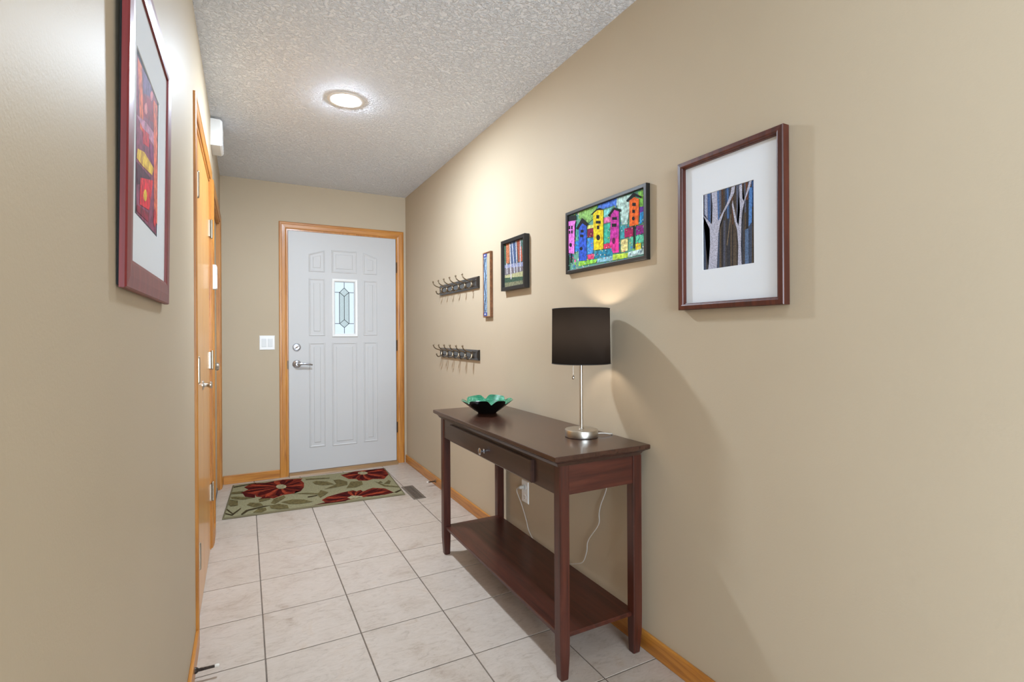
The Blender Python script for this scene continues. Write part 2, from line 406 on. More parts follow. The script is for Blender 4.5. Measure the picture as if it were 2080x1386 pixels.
ART_RED = [
 ((125,55,80), [(1.019,1.641),(1.240,1.650),(1.250,1.383),(1.037,1.381)]),
 ((205,95,50), [(1.033,1.639),(1.072,1.642),(1.096,1.534),(1.061,1.532)]),
 ((95,65,110), [(1.072,1.642),(1.176,1.651),(1.178,1.632),(1.086,1.603)]),
 ((130,30,50), [(1.086,1.601),(1.216,1.636),(1.210,1.595),(1.089,1.563)]),
 ((200,120,120), [(1.131,1.593),(1.129,1.585),(1.121,1.578),(1.111,1.575),(1.102,1.575),(1.099,1.580),(1.101,1.587),(1.109,1.594),(1.119,1.599),(1.127,1.598)]),
 ((190,110,120), [(1.190,1.641),(1.188,1.634),(1.180,1.627),(1.170,1.623),(1.161,1.623),(1.158,1.628),(1.160,1.634),(1.168,1.641),(1.178,1.645),(1.187,1.645)]),
 ((170,115,140), [(1.027,1.542),(1.114,1.562),(1.232,1.579),(1.234,1.552),(1.083,1.540)]),
 ((185,30,40), [(1.083,1.540),(1.149,1.552),(1.151,1.528),(1.093,1.516)]),
 ((120,40,90), [(1.159,1.539),(1.234,1.552),(1.228,1.508),(1.161,1.512)]),
 ((205,95,60), [(1.196,1.636),(1.244,1.644),(1.263,1.404),(1.221,1.411)]),
 ((245,172,45), [(1.040,1.490),(1.102,1.504),(1.209,1.506),(1.191,1.487),(1.081,1.474),(1.033,1.472)]),
 ((70,20,40), [(1.033,1.466),(1.173,1.477),(1.139,1.460),(1.039,1.429)]),
 ((205,25,40), [(1.068,1.449),(1.201,1.480),(1.161,1.413),(1.064,1.402)]),
 ((245,172,45), [(1.135,1.434),(1.131,1.427),(1.123,1.421),(1.112,1.419),(1.103,1.420),(1.099,1.426),(1.102,1.433),(1.110,1.439),(1.121,1.442),(1.131,1.440)]),
 ((130,20,45), [(1.039,1.396),(1.161,1.407),(1.154,1.389),(1.037,1.385)]),
 ((190,40,50), [(1.245,1.416),(1.243,1.405),(1.234,1.396),(1.223,1.394),(1.214,1.399),(1.210,1.409),(1.212,1.419),(1.220,1.428),(1.231,1.430),(1.241,1.426)]),
]
ART_RUG = [
 ((118,44,30), [(-0.508,0.157),(-0.416,0.055),(-0.406,-0.007),(-0.290,-0.103),(-0.231,-0.048),(-0.156,-0.041),(-0.139,0.039),(-0.110,-0.005),(-0.082,0.105),(-0.078,0.216),(-0.099,0.311),(-0.081,0.354),(-0.229,0.391),(-0.357,0.350),(-0.453,0.379),(-0.502,0.290),(-0.460,0.224),(-0.522,0.134)]),
 ((72,22,20), [(-0.508,0.157),(-0.479,0.028),(-0.413,-0.031),(-0.416,0.055)]),
 ((72,22,20), [(-0.383,-0.072),(-0.332,-0.110),(-0.304,-0.061),(-0.356,-0.017)]),
 ((72,22,20), [(-0.502,0.290),(-0.468,0.212),(-0.382,0.156),(-0.417,0.259)]),
 ((72,22,20), [(-0.357,0.350),(-0.262,0.271),(-0.229,0.322),(-0.294,0.370)]),
 ((72,22,20), [(-0.155,0.017),(-0.110,-0.005),(-0.083,0.089),(-0.130,0.096)]),
 ((72,22,20), [(-0.390,0.129),(-0.292,0.112),(-0.283,0.063),(-0.372,0.048)]),
 ((150,142,112), [(-0.204,0.163),(-0.212,0.130),(-0.230,0.116),(-0.254,0.127),(-0.271,0.159),(-0.279,0.199),(-0.272,0.233),(-0.253,0.247),(-0.230,0.237),(-0.211,0.204)]),
 ((118,44,30), [(0.209,0.323),(0.255,0.175),(0.311,0.148),(0.321,0.091),(0.385,0.061),(0.434,0.089),(0.515,0.050),(0.573,0.166),(0.576,0.280),(0.571,0.402),(0.467,0.411),(0.327,0.407)]),
 ((72,22,20), [(0.237,0.255),(0.305,0.168),(0.337,0.207),(0.274,0.273)]),
 ((72,22,20), [(0.414,0.133),(0.536,0.111),(0.573,0.166),(0.494,0.186)]),
 ((72,22,20), [(0.473,0.388),(0.571,0.402),(0.573,0.312),(0.497,0.309)]),
 ((150,142,112), [(0.423,0.283),(0.411,0.258),(0.390,0.250),(0.365,0.262),(0.348,0.289),(0.345,0.321),(0.356,0.347),(0.379,0.356),(0.403,0.344),(0.420,0.316)]),
 ((118,44,30), [(0.018,-0.291),(0.060,-0.230),(0.174,-0.171),(0.248,-0.152),(0.249,-0.205),(0.302,-0.166),(0.311,-0.221),(0.393,-0.155),(0.475,-0.210),(0.516,-0.340),(0.404,-0.338),(0.244,-0.359),(0.092,-0.378),(0.036,-0.352)]),
 ((72,22,20), [(-0.042,-0.379),(0.036,-0.352),(0.199,-0.356),(0.165,-0.387)]),
 ((72,22,20), [(0.060,-0.230),(0.173,-0.176),(0.248,-0.152),(0.181,-0.245)]),
 ((72,22,20), [(0.384,-0.212),(0.483,-0.258),(0.516,-0.340),(0.424,-0.313)]),
 ((150,142,112), [(0.188,-0.318),(0.224,-0.280),(0.288,-0.325),(0.291,-0.354),(0.206,-0.359)]),
 ((98,88,58), [(-0.017,0.203),(0.013,0.229),(0.092,0.167),(0.137,0.064),(0.053,0.078),(-0.001,0.129)]),
 ((98,88,58), [(0.140,0.195),(0.187,0.191),(0.237,0.098),(0.226,0.005),(0.158,-0.017),(0.052,-0.037),(0.114,0.026),(0.150,0.073)]),
 ((98,88,58), [(0.208,-0.082),(0.261,0.087),(0.343,0.064),(0.337,-0.033),(0.280,-0.086)]),
 ((98,88,58), [(-0.246,-0.217),(-0.174,-0.186),(-0.096,-0.224),(-0.041,-0.303),(-0.120,-0.316),(-0.190,-0.290)]),
 ((98,88,58), [(-0.315,-0.260),(-0.260,-0.249),(-0.204,-0.301),(-0.195,-0.380),(-0.260,-0.372),(-0.307,-0.326)]),
 ((98,88,58), [(-0.310,-0.213),(-0.289,-0.117),(-0.224,-0.066),(-0.213,-0.113),(-0.245,-0.178),(-0.281,-0.239)]),
 ((98,88,58), [(-0.458,-0.180),(-0.440,-0.133),(-0.373,-0.177),(-0.353,-0.242),(-0.411,-0.252)]),
 ((98,88,58), [(-0.412,-0.370),(-0.382,-0.290),(-0.338,-0.293),(-0.331,-0.350),(-0.359,-0.395)]),
 ((98,88,58), [(-0.574,-0.112),(-0.576,-0.001),(-0.521,-0.046),(-0.512,-0.166),(-0.556,-0.170)]),
 ((98,88,58), [(-0.587,0.137),(-0.577,0.189),(-0.496,0.181),(-0.520,0.119)]),
 ((98,88,58), [(-0.589,0.067),(-0.524,0.050),(-0.420,-0.028),(-0.489,-0.042),(-0.562,0.009)]),
 ((62,52,34), [(-0.587,-0.205),(-0.531,-0.324),(-0.498,-0.247),(-0.489,-0.222),(-0.490,-0.255),(-0.526,-0.361),(-0.584,-0.235)]),
 ((62,52,34), [(-0.483,-0.369),(-0.456,-0.291),(-0.356,-0.253),(-0.301,-0.254),(-0.356,-0.278),(-0.441,-0.316),(-0.473,-0.386)]),
 ((62,52,34), [(-0.578,-0.298),(-0.529,-0.353),(-0.528,-0.376),(-0.576,-0.322)]),
 ((98,88,58), [(-0.172,-0.049),(-0.066,-0.070),(0.008,-0.120),(0.005,-0.147),(-0.068,-0.106)]),
 ((98,88,58), [(-0.002,-0.143),(0.028,-0.046),(0.077,-0.124),(0.049,-0.182),(0.011,-0.234)]),
 ((98,88,58), [(0.431,0.021),(0.492,-0.123),(0.594,-0.204),(0.581,-0.229),(0.476,-0.158)]),
 ((98,88,58), [(0.486,-0.088),(0.542,0.002),(0.552,-0.036),(0.529,-0.109)]),
 ((98,88,58), [(0.448,-0.036),(0.479,-0.001),(0.487,-0.056)]),
 ((62,52,34), [(0.517,-0.335),(0.576,-0.288),(0.575,-0.312),(0.530,-0.355)]),
 ((98,88,58), [(-0.065,0.329),(0.118,0.283),(0.116,0.256),(-0.058,0.291)]),
 ((62,52,34), [(-0.581,0.337),(-0.421,0.381),(-0.421,0.360),(-0.571,0.308)]),
 ((98,88,58), [(-0.390,-0.069),(-0.311,-0.093),(-0.314,-0.119),(-0.380,-0.153)]),
 ((62,52,34), [(-0.071,-0.167),(-0.002,-0.157),(-0.004,-0.176),(-0.064,-0.192)]),
]

# ================================================================== the setting
def struct(name, bm, mats, label, cat, parent=None, **kw):
    o = obj(name, bm, mats, parent, **kw)
    if parent is None: tags(o, label, cat, None, 'structure')
    return o

REAR_Y, SIDE_X, TURN_Y = -4.0, -3.5, -0.35          # living room behind the hall
# floor: grout bed with tiles laid on it
b = NB(); box(b, XL - .12, XR, -0.62, D + .12, -0.06, -0.003)
floor = struct('floor', b, 'grout', 'beige ceramic tile floor of the entry hall with dark grout', 'floor')
xs = [XL - .060] + [0.061 + .340 * k for k in range(4)] + [XR - .0005]
ys = [2.05 + .3335 * k for k in range(-8, 8)] + [D]
G = 0.0024
cache = {}
for i in range(len(xs) - 1):
    for j in range(len(ys) - 1):
        w, d = xs[i + 1] - xs[i], ys[j + 1] - ys[j]
        key = (round(w, 3), round(d, 3))
        if key not in cache:
            bb = NB(); box(bb, -w / 2 + G, w / 2 - G, -d / 2 + G, d / 2 - G, -0.003, 0.0, bev=0.0008)
            me = bpy.data.meshes.new('tile'); bb.to_mesh(me); bb.free(); me.materials.append(M['tile']); cache[key] = me
        t = bpy.data.objects.new('tile', cache[key]); COL.objects.link(t); t.parent = floor
        t.location = ((xs[i] + xs[i + 1]) / 2, (ys[j] + ys[j + 1]) / 2, 0)
b = NB(); box(b, SIDE_X, XR, REAR_Y, -0.62, -0.06, 0.0)
struct('floor', b, plain('carpet', (176, 164, 148), 0.95, var=.08, vscale=200, bump=.5, bscale=500, bdist=.004), 'beige living room carpet behind the hall tiles', 'floor')
b = NB(); box(b, SIDE_X, XR + .12, REAR_Y, D + .12, H, H + .08)
struct('ceiling', b, 'ceiling', 'white knock-down textured ceiling over the hall', 'ceiling')
b = NB(); box(b, XR, XR + .12, REAR_Y, D + .12, -.06, H)
struct('wall_right', b, 'wall', 'long beige wall behind the console table', 'wall')
FX0, FX1, FZ = 0.297, 1.250, 2.077                    # front door rough opening
b = NB(); box(b, XL - .12, FX0, D, D + .12, -.06, H); box(b, FX1, XR, D, D + .12, -.06, H); box(b, FX0, FX1, D, D + .12, FZ, H)
struct('wall_back', b, 'wall', 'beige end wall around the white front door', 'wall')
CY0, CY1, SY0, SY1, CZ = 2.300, 3.260, 3.530, 4.470, 2.045   # closet and side door openings
b = NB()
for y0, y1, z0 in ((TURN_Y, CY0, -.06), (CY1, SY0, -.06), (SY1, D, -.06), (CY0, CY1, CZ), (SY0, SY1, CZ)): box(b, XL - .12, XL, y0, y1, z0, H)
struct('wall_left', b, 'wall', 'beige wall with oak closet doors', 'wall')
b = NB(); box(b, XL - .75, XL - .70, CY0 - .1, CY1 + .1, 0, H); 
struct('wall_closet', b, 'wall', 'rear wall inside the hall closet', 'wall')
b = NB(); box(b, SIDE_X, XL - .12, TURN_Y, TURN_Y + .12, -.06, H)
struct('wall_living_front', b, 'wall', 'beige living room wall beside the hall opening', 'wall')
b = NB()
for x0, x1, z0, z1 in ((SIDE_X, -1.15, -.06, H), (1.15, XR, -.06, H), (-1.15, 1.15, -.06, .70), (-1.15, 1.15, 2.2, H)): box(b, x0, x1, REAR_Y - .12, REAR_Y, z0, z1)
struct('wall_rear', b, 'wall', 'beige living room wall with picture window', 'wall')
b = NB()
for y0, y1, z0, z1 in ((REAR_Y, -3.25, -.06, H), (-.95, TURN_Y, -.06, H), (-3.25, -.95, -.06, .70), (-3.25, -.95, 2.2, H)): box(b, SIDE_X - .12, SIDE_X, y0, y1, z0, z1)
struct('wall_side', b, 'wall', 'beige living room side wall with window', 'wall')

def baseboard(name, label, segs, axis):
    b = NB()
    for x0, x1, y0, y1 in segs: box(b, x0, x1, y0, y1, 0, .068, bev=.0035, seg=2)
    struct(name, b, 'oak_' + axis, label, 'baseboard')
baseboard('baseboard_right', 'oak baseboard along the wall behind the console table', [(XR - .012, XR, REAR_Y, D - .0005)], 'y')
baseboard('baseboard_back', 'oak baseboard left of the front door', [(XL + .013, .252, D - .012, D)], 'x')
baseboard('baseboard_left', 'oak baseboard below the cherry framed picture', [(XL, XL + .012, TURN_Y, CY0 - .058), (XL, XL + .012, CY1 + .058, SY0 - .058), (XL, XL + .012, SY1 + .058, D - .013)], 'y')

# ---- door casings
CAS = [(0, 0), (0, .0075), (.005, .0105), (.018, .0112), (.022, .0092), (.046, .0080), (.052, .0065), (.056, .0050), (.056, 0)]   # moulded oak casing section
def casing(name, label, a0, a1, top, mp, ax_side, ax_head, jamb, jm):
    t = thing(name, mp((a0 + a1) / 2, 0, 0), label, 'door trim', kind='structure')
    W_ = .056
    for s, (p, q) in enumerate(((a0 - W_, a0), (a1 + W_, a1))):
        b = NB(); lo = []; sg = 1 if q > p else -1
        for d, h in CAS:
            x = p + sg * d
            zt = top + W_ - d
            lo.append((b.verts.new(mp(x, 0, h)), b.verts.new(mp(x, zt, h))))
        for u, v in zip(lo, lo[1:]): b.faces.new((u[0], u[1], v[1], v[0]))
        b.faces.new([u[0] for u in lo]); b.faces.new([u[1] for u in lo])
        obj('casing_leg', b, ax_side, t)
    b = NB(); lo = []
    for d, h in CAS:
        lo.append((b.verts.new(mp(a0 - W_ + d, top + W_ - d, h)), b.verts.new(mp(a1 + W_ - d, top + W_ - d, h))))
    for u, v in zip(lo, lo[1:]): b.faces.new((u[0], u[1], v[1], v[0]))
    b.faces.new([u[0] for u in lo]); b.faces.new([u[1] for u in lo])
    obj('casing_head', b, ax_head, t)
    for (x0, x1, z0, z1) in ((a0 - .004, a0 + jamb, 0, top + .004), (a1 - jamb, a1 + .004, 0, top + .004), (a0 + jamb, a1 - jamb, top - jamb, top + .004)):
        b = NB(); loft(b, rect(x0, x1, z0, z1), [(0, 0), (0, -.118)], mp, True, True); obj('jamb', b, jm, t)
    return t
mpB = lambda x, z, h: Vector((x, D - h, z))            # end wall: h towards the hall
mpL = lambda y, z, h: Vector((XL + h, y, z))
mpR = lambda y, z, h: Vector((XR - h, y, z))
casing('trim_1', 'oak casing around the white front door', FX0 + .012, FX1 - .008, FZ - .012, mpB, 'oak_z', 'oak_x', .012, 'oak_z')
casing('trim_2', 'oak casing around the pair of closet doors', CY0, CY1, CZ, mpL, 'oak_z', 'oak_y', .018, 'oak_z')
casing('trim_3', 'oak casing around the plain side door nearest the end wall', SY0, SY1, CZ, mpL, 'oak_z', 'oak_y', .018, 'oak_z')

# ---- front door
DX0, DX1, DZ0, DZ1 = 0.3235, 1.2265, 0.028, 2.052
door = thing('door_1', ((DX0 + DX1) / 2, D, DZ0), 'white steel front door with moulded panels and small leaded window', 'front door', kind='structure')
FY = D + .004                                          # face of the slab
mpD = lambda x, z, h: Vector((x, FY - h, z))
LX0, LX1, LZ0, LZ1 = .668, .886, 1.160, 1.664          # window frame outside
GX0, GX1, GZ0, GZ1 = .694, .856, 1.190, 1.637          # glass
b = NB()
for a in ((DX0, LX0 + .01, DZ0, DZ1), (LX1 - .01, DX1, DZ0, DZ1), (LX0 + .01, LX1 - .01, DZ0, LZ0 + .01), (LX0 + .01, LX1 - .01, LZ1 - .01, DZ1)):
    loft(b, rect(*a), [(0, 0), (0, -.044)], mpD, True, True)
obj('slab', b, 'white_door', door)
PAN = [(0, -.0005), (.002, .0035), (.006, .0045), (.010, .0030), (.014, .0008), (.018, .0006)]
def panel(poly, fi):
    b = NB(); prof = PAN + [(fi - .006, .0008), (fi - .003, .0038), (fi, .0044)]
    loft(b, poly, prof, mpD, False, True); obj('panel', b, 'white_door', door)
PL, PC, PR_ = (.482, .612), (.667, .878), (.934, 1.056)
panel([(PL[0], 1.716), (PL[1], 1.716), (PL[1], 1.906), (PL[0], 1.866)], .040)
panel(rect(*PC, 1.716, 1.912), .040)
panel([(PR_[0], 1.716), (PR_[1], 1.716), (PR_[1], 1.866), (PR_[0], 1.906)], .040)
panel(rect(*PL, 1.170, 1.660), .044); panel(rect(*PR_, 1.170, 1.660), .044)
panel(rect(*PL, .222, 1.112), .044); panel(rect(*PC, .216, 1.112), .042); panel(rect(*PR_, .222, 1.112), .044)
b = NB(); loft(b, rect(LX0, LX1, LZ0, LZ1), [(0, 0), (.001, .008), (.006, .011), (.016, .010), (.022, .006), (.026, 0), (.026, -.044), (0, -.044)], mpD)
lite = obj('window_lite', b, 'white_plastic', door)
gu = lambda u: GX0 + u * (GX1 - GX0)
gv = lambda v: GZ1 - v * (GZ1 - GZ0)
U = [0, .25, .5, .75, 1]; V = [0, .106, .196, .275, .73, .808, .888, 1]
panes = [('f', [(0, 0), (.5, 0), (.5, V[1]), (.26, V[2]), (0, V[2])]), ('f', [(1, 0), (.5, 0), (.5, V[1]), (.74, V[2]), (1, V[2])]),
         ('f', [(0, 1), (.5, 1), (.5, V[6]), (.26, V[5]), (0, V[5])]), ('f', [(1, 1), (.5, 1), (.5, V[6]), (.74, V[5]), (1, V[5])]),
         ('f', [(0, V[2]), (.25, V[2]), (.25, V[5]), (0, V[5])]), ('f', [(.75, V[2]), (1, V[2]), (1, V[5]), (.75, V[5])]),
         ('b', [(.25, V[2]), (.5, V[3]), (.5, V[4]), (.25, V[5])]), ('b', [(.75, V[2]), (.5, V[3]), (.5, V[4]), (.75, V[5])]),
         ('b', [(.5, V[1]), (.74, V[2]), (.5, V[3]), (.26, V[2])]), ('b', [(.5, V[4]), (.74, V[5]), (.5, V[6]), (.26, V[5])])]
for kind, pl in panes:
    b = NB(); pp = [(gu(x), gv(y)) for x, y in pl]
    bev = .010 if len(pl) == 4 and kind == 'b' else .003
    loft(b, pp, [(0, -.028), (0, -.022), (bev, -.020)], mpD, True, True)
    obj('pane', b, 'pane_frosted' if kind == 'f' else 'pane_bevelled', lite)
lines = [((.5, 0), (.5, V[1])), ((.5, V[6]), (.5, 1)), ((0, V[2]), (.26, V[2])), ((.74, V[2]), (1, V[2])), ((0, V[5]), (.26, V[5])), ((.74, V[5]), (1, V[5])),
         ((.25, V[2]), (.25, V[5])), ((.75, V[2]), (.75, V[5])), ((.5, V[3]), (.5, V[4]))]
for c in ([(.5, V[1]), (.74, V[2]), (.5, V[3]), (.26, V[2])], [(.5, V[4]), (.74, V[5]), (.5, V[6]), (.26, V[5])]):
    lines += [(c[i], c[(i + 1) % 4]) for i in range(4)]
b = NB()
for p, q in lines: tube(b, [mpD(gu(p[0]), gv(p[1]), -.020), mpD(gu(q[0]), gv(q[1]), -.020)], .0024, 6)
obj('lead_came', b, 'came', lite)
# deadbolt with thumb turn
b = NB(); lathe(b, [(.032, 0), (.032, .006), (.028, .012), (.022, .013), (.020, .009)], at((.386, FY, 1.076), '-y'), 28, True, True)
db = obj('deadbolt', b, 'chrome', door, smooth=True)
b = NB(); tube(b, [(.372, FY - .020, 1.066), (.386, FY - .021, 1.076), (.402, FY - .020, 1.088)], [.004, .006, .005]); tube(b, [(.386, FY - .008, 1.076), (.386, FY - .02, 1.076)], .006); obj('thumb_turn', b, 'chrome', db, smooth=True)
b = NB(); lathe(b, [(.034, 0), (.034, .005), (.030, .010), (.016, .014), (.013, .040), (.011, .044)], at((.386, FY, .934), '-y'), 28, True, True)
lv = obj('lever_rose', b, 'chrome', door, smooth=True)
b = NB(); tube(b, spline([(.386, FY - .040, .934), (.410, FY - .046, .936), (.450, FY - .046, .936), (.485, FY - .044, .930), (.504, FY - .040, .926)], 5), [.010] * 8 + [.0085] * 8 + [.007] * 5); obj('lever', b, 'chrome', lv, smooth=True)
for z in (.330, 1.078, 1.790):
    b = NB(); tube(b, [(1.2320, D - .004, z - .048), (1.2320, D - .004, z + .048)], .0055, 10)
    for k in (-.029, -.0095, .0095, .029): tube(b, [(1.2320, D - .004, z + k - .0008), (1.2320, D - .004, z + k + .0008)], .0062, 10)
    obj('hinge', b, 'bronze', door, smooth=True)
b = NB(); box(b, .312, .3215, D - .004, D + .002, .895, .965); obj('strike_plate', b, 'bronze', bpy.data.objects['trim_1'])
b = NB(); loft(b, [(D - .052, 0), (D + .10, 0), (D + .10, .026), (D - .02, .026), (D - .045, .012)], [(0, .322), (0, 1.2290)], lambda y, z, x: Vector((x, y, z)), True, True)
struct('trim_4', b, 'threshold', 'oak threshold sill beneath the white front door', 'threshold')

# ---- hall closet: pair of flush oak doors
def leaf(name, y0, y1, hy, label):
    t = thing(name, (XL, (y0 + y1) / 2, .012), label, 'closet door', kind='structure')
    bxo('slab', 'oak_door', t, XL - .040, XL - .004, y0, y1, .004, CZ - .022, bev=.0015)
    for z in (.318, 1.042, 1.765):
        b = NB(); tube(b, [(XL + .0085, hy, z - .046), (XL + .0085, hy, z + .046)], .0062, 10); ball(b, (XL + .0085, hy, z + .048), .006); ball(b, (XL + .0085, hy, z - .048), .006)
        for k in (-.028, -.0095, .0095, .028): tube(b, [(XL + .0085, hy, z + k - .0008), (XL + .0085, hy, z + k + .0008)], .0068, 10)
        s = 1 if hy < (y0 + y1) / 2 else -1
        box(b, XL - .004, XL + .003, min(hy, hy + s * .028), max(hy, hy + s * .028), z - .045, z + .045)
        obj('hinge', b, 'hinge', t, smooth=True)
    return t
lf = leaf('door_2', CY0 + .020, 2.7790, CY0 + .012, 'flush oak closet door leaf with round metal knob')
leaf('door_3', 2.7810, CY1 - .020, CY1 - .012, 'flush oak closet door leaf without knob beside the knobbed leaf')
b = NB(); lathe(b, [(.022, 0), (.022, .004), (.010, .007), (.008, .016), (.012, .024), (.0165, .030), (.0165, .035), (.010, .039)], at((XL - .004, 2.715, .950), 'x'), 24, True, True)
obj('knob', b, 'nickel', lf, smooth=True)
# ---- plain side door
sd = thing('door_4', (XL, (SY0 + SY1) / 2, .012), 'plain greige side door between the closet and the end wall', 'side door', kind='structure')
bxo('slab', 'grey_door', sd, XL - .064, XL - .022, SY0 + .020, SY1 - .020, .02, CZ - .022, bev=.001)
bxo('door_sweep', plain('sweep_grey', (92, 90, 88), .7), sd, XL - .060, XL - .018, SY0 + .020, SY1 - .020, .003, .0198)
b = NB(); lathe(b, [(.028, 0), (.028, .005), (.011, .009), (.010, .022), (.022, .028), (.026, .038), (.022, .047), (.012, .050)], at((XL - .022, 3.630, .985), 'x'), 24, True, True)
obj('knob', b, 'nickel', sd, smooth=True)

# ================================================================== things
# ---- recessed ceiling lights
def can(x, y, label, power):
    t = thing('recessed_light', (x, y, H), label, 'ceiling light', 'round recessed lights in the hall ceiling')
    b = NB(); lathe(b, [(.0960, 0), (.0960, .0012), (.090, .0030), (.071, .0034), (.0695, .0020)], at((x, y, H), '-z'), 48); obj('trim_ring', b, 'white_plastic', t, smooth=True)
    r = .069; area_ = PI * r * r
    b = NB(); lathe(b, [(r, .0022), (r, .0046), (.060, .0068), (.040, .0085), (.018, .0092)], at((x, y, H), '-z'), 40, True, True)
    obj('lens', b, emit('led_lens', (224, 239, 255), power / (PI * area_)), t, smooth=True, label='glowing white lens')
can(.489, 2.828, 'glowing round recessed light in the textured ceiling before the front door', CAN_POWER[0])
can(.330, .380, 'glowing round recessed light in the ceiling over the framed tree picture', CAN_POWER[1])

# ---- console table
TX0, TX1, TY0, TY1, TZ = .898, 1.309, 1.404, 2.622, .770
table = thing('console_table', ((TX0 + TX1) / 2, (TY0 + TY1) / 2, 0), 'dark mahogany console table with one drawer and lower shelf', 'console table')
mpT = lambda x, y, h: Vector((x, y, h))
b = NB(); loft(b, rect(TX0, TX1, TY0, TY1), [(.020, TZ - .018), (.003, TZ - .018), (0, TZ - .015), (0, TZ - .003), (.001, TZ - .0008), (.0025, TZ)], mpT, True, True); obj('tabletop', b, 'mahogany_top', table)
b = NB(); loft(b, rect(TX0 + .006, TX1 - .006, TY0 + .006, TY1 - .006), [(.024, TZ - .040), (.020, TZ - .040), (.018, TZ - .036), (.013, TZ - .028), (.006, TZ - .022), (0, TZ - .020), (0, TZ - .018)], mpT, True, True); obj('crown_moulding', b, 'espresso', table)
LEGX, LEGY, LW = (.932, 1.252), (1.430, 2.556), .040
for lx in LEGX:
    for ly in LEGY:
        b = NB(); sx = 1 if lx < 1.1 else -1; sy = 1 if ly < 2 else -1
        cx, cy = lx + LW / 2, ly + LW / 2; loops = []
        for z, w in ((0, .028), (.004, .031), (.085, .039), (.16, .040), (TZ - .16, .040), (TZ - .040, .040)):
            h_ = w / 2; o_ = (LW - w) / 2; c = .0035
            x0, x1, y0, y1 = cx - h_ + sx * o_ * .4, cx + h_ + sx * o_ * .4, cy - h_ + sy * o_ * .4, cy + h_ + sy * o_ * .4
            loops.append([b.verts.new((x, y, z)) for x, y in ((x0 + c, y0), (x1 - c, y0), (x1, y0 + c), (x1, y1 - c), (x1 - c, y1), (x0 + c, y1), (x0, y1 - c), (x0, y0 + c))])
        for p, q in zip(loops, loops[1:]):
            for k in range(8): b.faces.new((p[k], p[(k + 1) % 8], q[(k + 1) % 8], q[k]))
        b.faces.new(list(reversed(loops[0]))); b.faces.new(loops[-1])
        obj('leg', b, 'mahogany_z', table)
AZ0, AZ1 = .628, TZ - .040
bxo('apron', 'espresso', table, .936, .954, 1.470, 2.556, AZ0, AZ1, label='dark front apron')
bxo('apron', 'mahogany_y', table, 1.268, 1.286, 1.470, 2.556, AZ0, AZ1)
bxo('apron', 'mahogany_x', table, .972, 1.252, 1.436, 1.454, AZ0, AZ1)
bxo('apron', 'mahogany_x', table, .972, 1.252, 2.572, 2.590, AZ0, AZ1)
b = NB(); loft(b, rect(1.606, 2.438, .632, .716), [(0, 0), (0, .012), (.003, .015), (.005, .016)], lambda y, z, h: Vector((.936 - h, y, z)), True, True)
dr = obj('drawer_front', b, 'espresso', table)
b = NB(); lathe(b, [(.009, 0), (.010, .003), (.005, .006), (.005, .012), (.009, .016), (.0145, .020), (.0155, .023), (.012, .026), (.006, .027)], at((.920, 2.008, .668), '-x'), 20, True, True); obj('knob', b, 'chrome', dr, smooth=True)
b = NB(); loft(b, rect(.9440, 1.2720, 1.446, 2.580), [(0, .138), (0, .150), (.002, .152)], mpT, True, True); obj('shelf', b, 'mahogany_y', table)

# ---- table lamp
lx, ly = 1.175, 1.645
lamp = thing('table_lamp', (lx, ly, TZ), 'brushed nickel table lamp with black drum shade on the console table', 'lamp')
b = NB(); lathe(b, [(.062, .0), (.0645, .002), (.0650, .004), (.0650, .027), (.0635, .0295), (.058, .031), (.012, .032), (.010, .036)], at((lx, ly, TZ)), 48, True, True); obj('base', b, 'nickel', lamp, smooth=True)
b = NB(); tube(b, [(lx, ly, TZ + .031), (lx, ly, 1.118)], .0066, 16); obj('pole', b, 'nickel', lamp, smooth=True)
b = NB(); lathe(b, [(.010, 0), (.017, .004), (.017, .05), (.012, .055)], at((lx, ly, 1.085)), 20, True, True); obj('socket', b, 'nickel', lamp, smooth=True)
b = NB(); lathe(b, [(.012, 0), (.014, .014), (.024, .034), (.029, .052), (.026, .070), (.014, .082), (.003, .085)], at((lx, ly, 1.138)), 20, True, True)
obj('bulb', b, emit('warm_bulb', (255, 238, 220), BULB_POWER / (PI * .0125)), lamp, smooth=True, label='lit warm bulb inside the shade')
SR, SZ0, SZ1 = .1150, 1.0595, 1.2740
b = NB(); lathe(b, [(SR, SZ0), (SR - .0022, SZ1)], at((lx, ly, 0)), 64); shade = obj('lamp_shade', b, 'shade', lamp, smooth=True)
for z, r in ((SZ0, SR), (SZ1, SR - .0022)):
    b = NB(); tube(b, [(lx + r * math.cos(k * PI / 32), ly + r * math.sin(k * PI / 32), z) for k in range(65)], .0016, 6); obj('rim', b, 'shade_wire', shade, smooth=True)
b = NB()
for k in range(3):
    a = k * 2 * PI / 3 + .4; tube(b, [(lx + .012 * math.cos(a), ly + .012 * math.sin(a), 1.136), (lx + .06 * math.cos(a), ly + .06 * math.sin(a), 1.112), (lx + (SR - .001) * math.cos(a), ly + (SR - .001) * math.sin(a), SZ0 + .004)], .0014, 6)
obj('shade_spider', b, 'nickel', shade, smooth=True)
b = NB(); px_, py_ = lx - .0275, ly + .0145
tube(b, [(lx - .013, ly + .007, 1.105), (px_, py_, 1.098), (px_, py_, 1.008)], .0009, 6)
for k in range(26): ball(b, (px_, py_, 1.008 + k * .0036), .0014, 6)
ch = obj('pull_chain', b, 'nickel', lamp, smooth=True)
b = NB(); lathe(b, [(.002, .012), (.0052, .007), (.0058, .002), (.004, -.002), (.001, -.0035)], at((px_, py_, .999)), 14, True, True); obj('chain_weight', b, 'nickel', ch, smooth=True)
cx_ = 1.3155
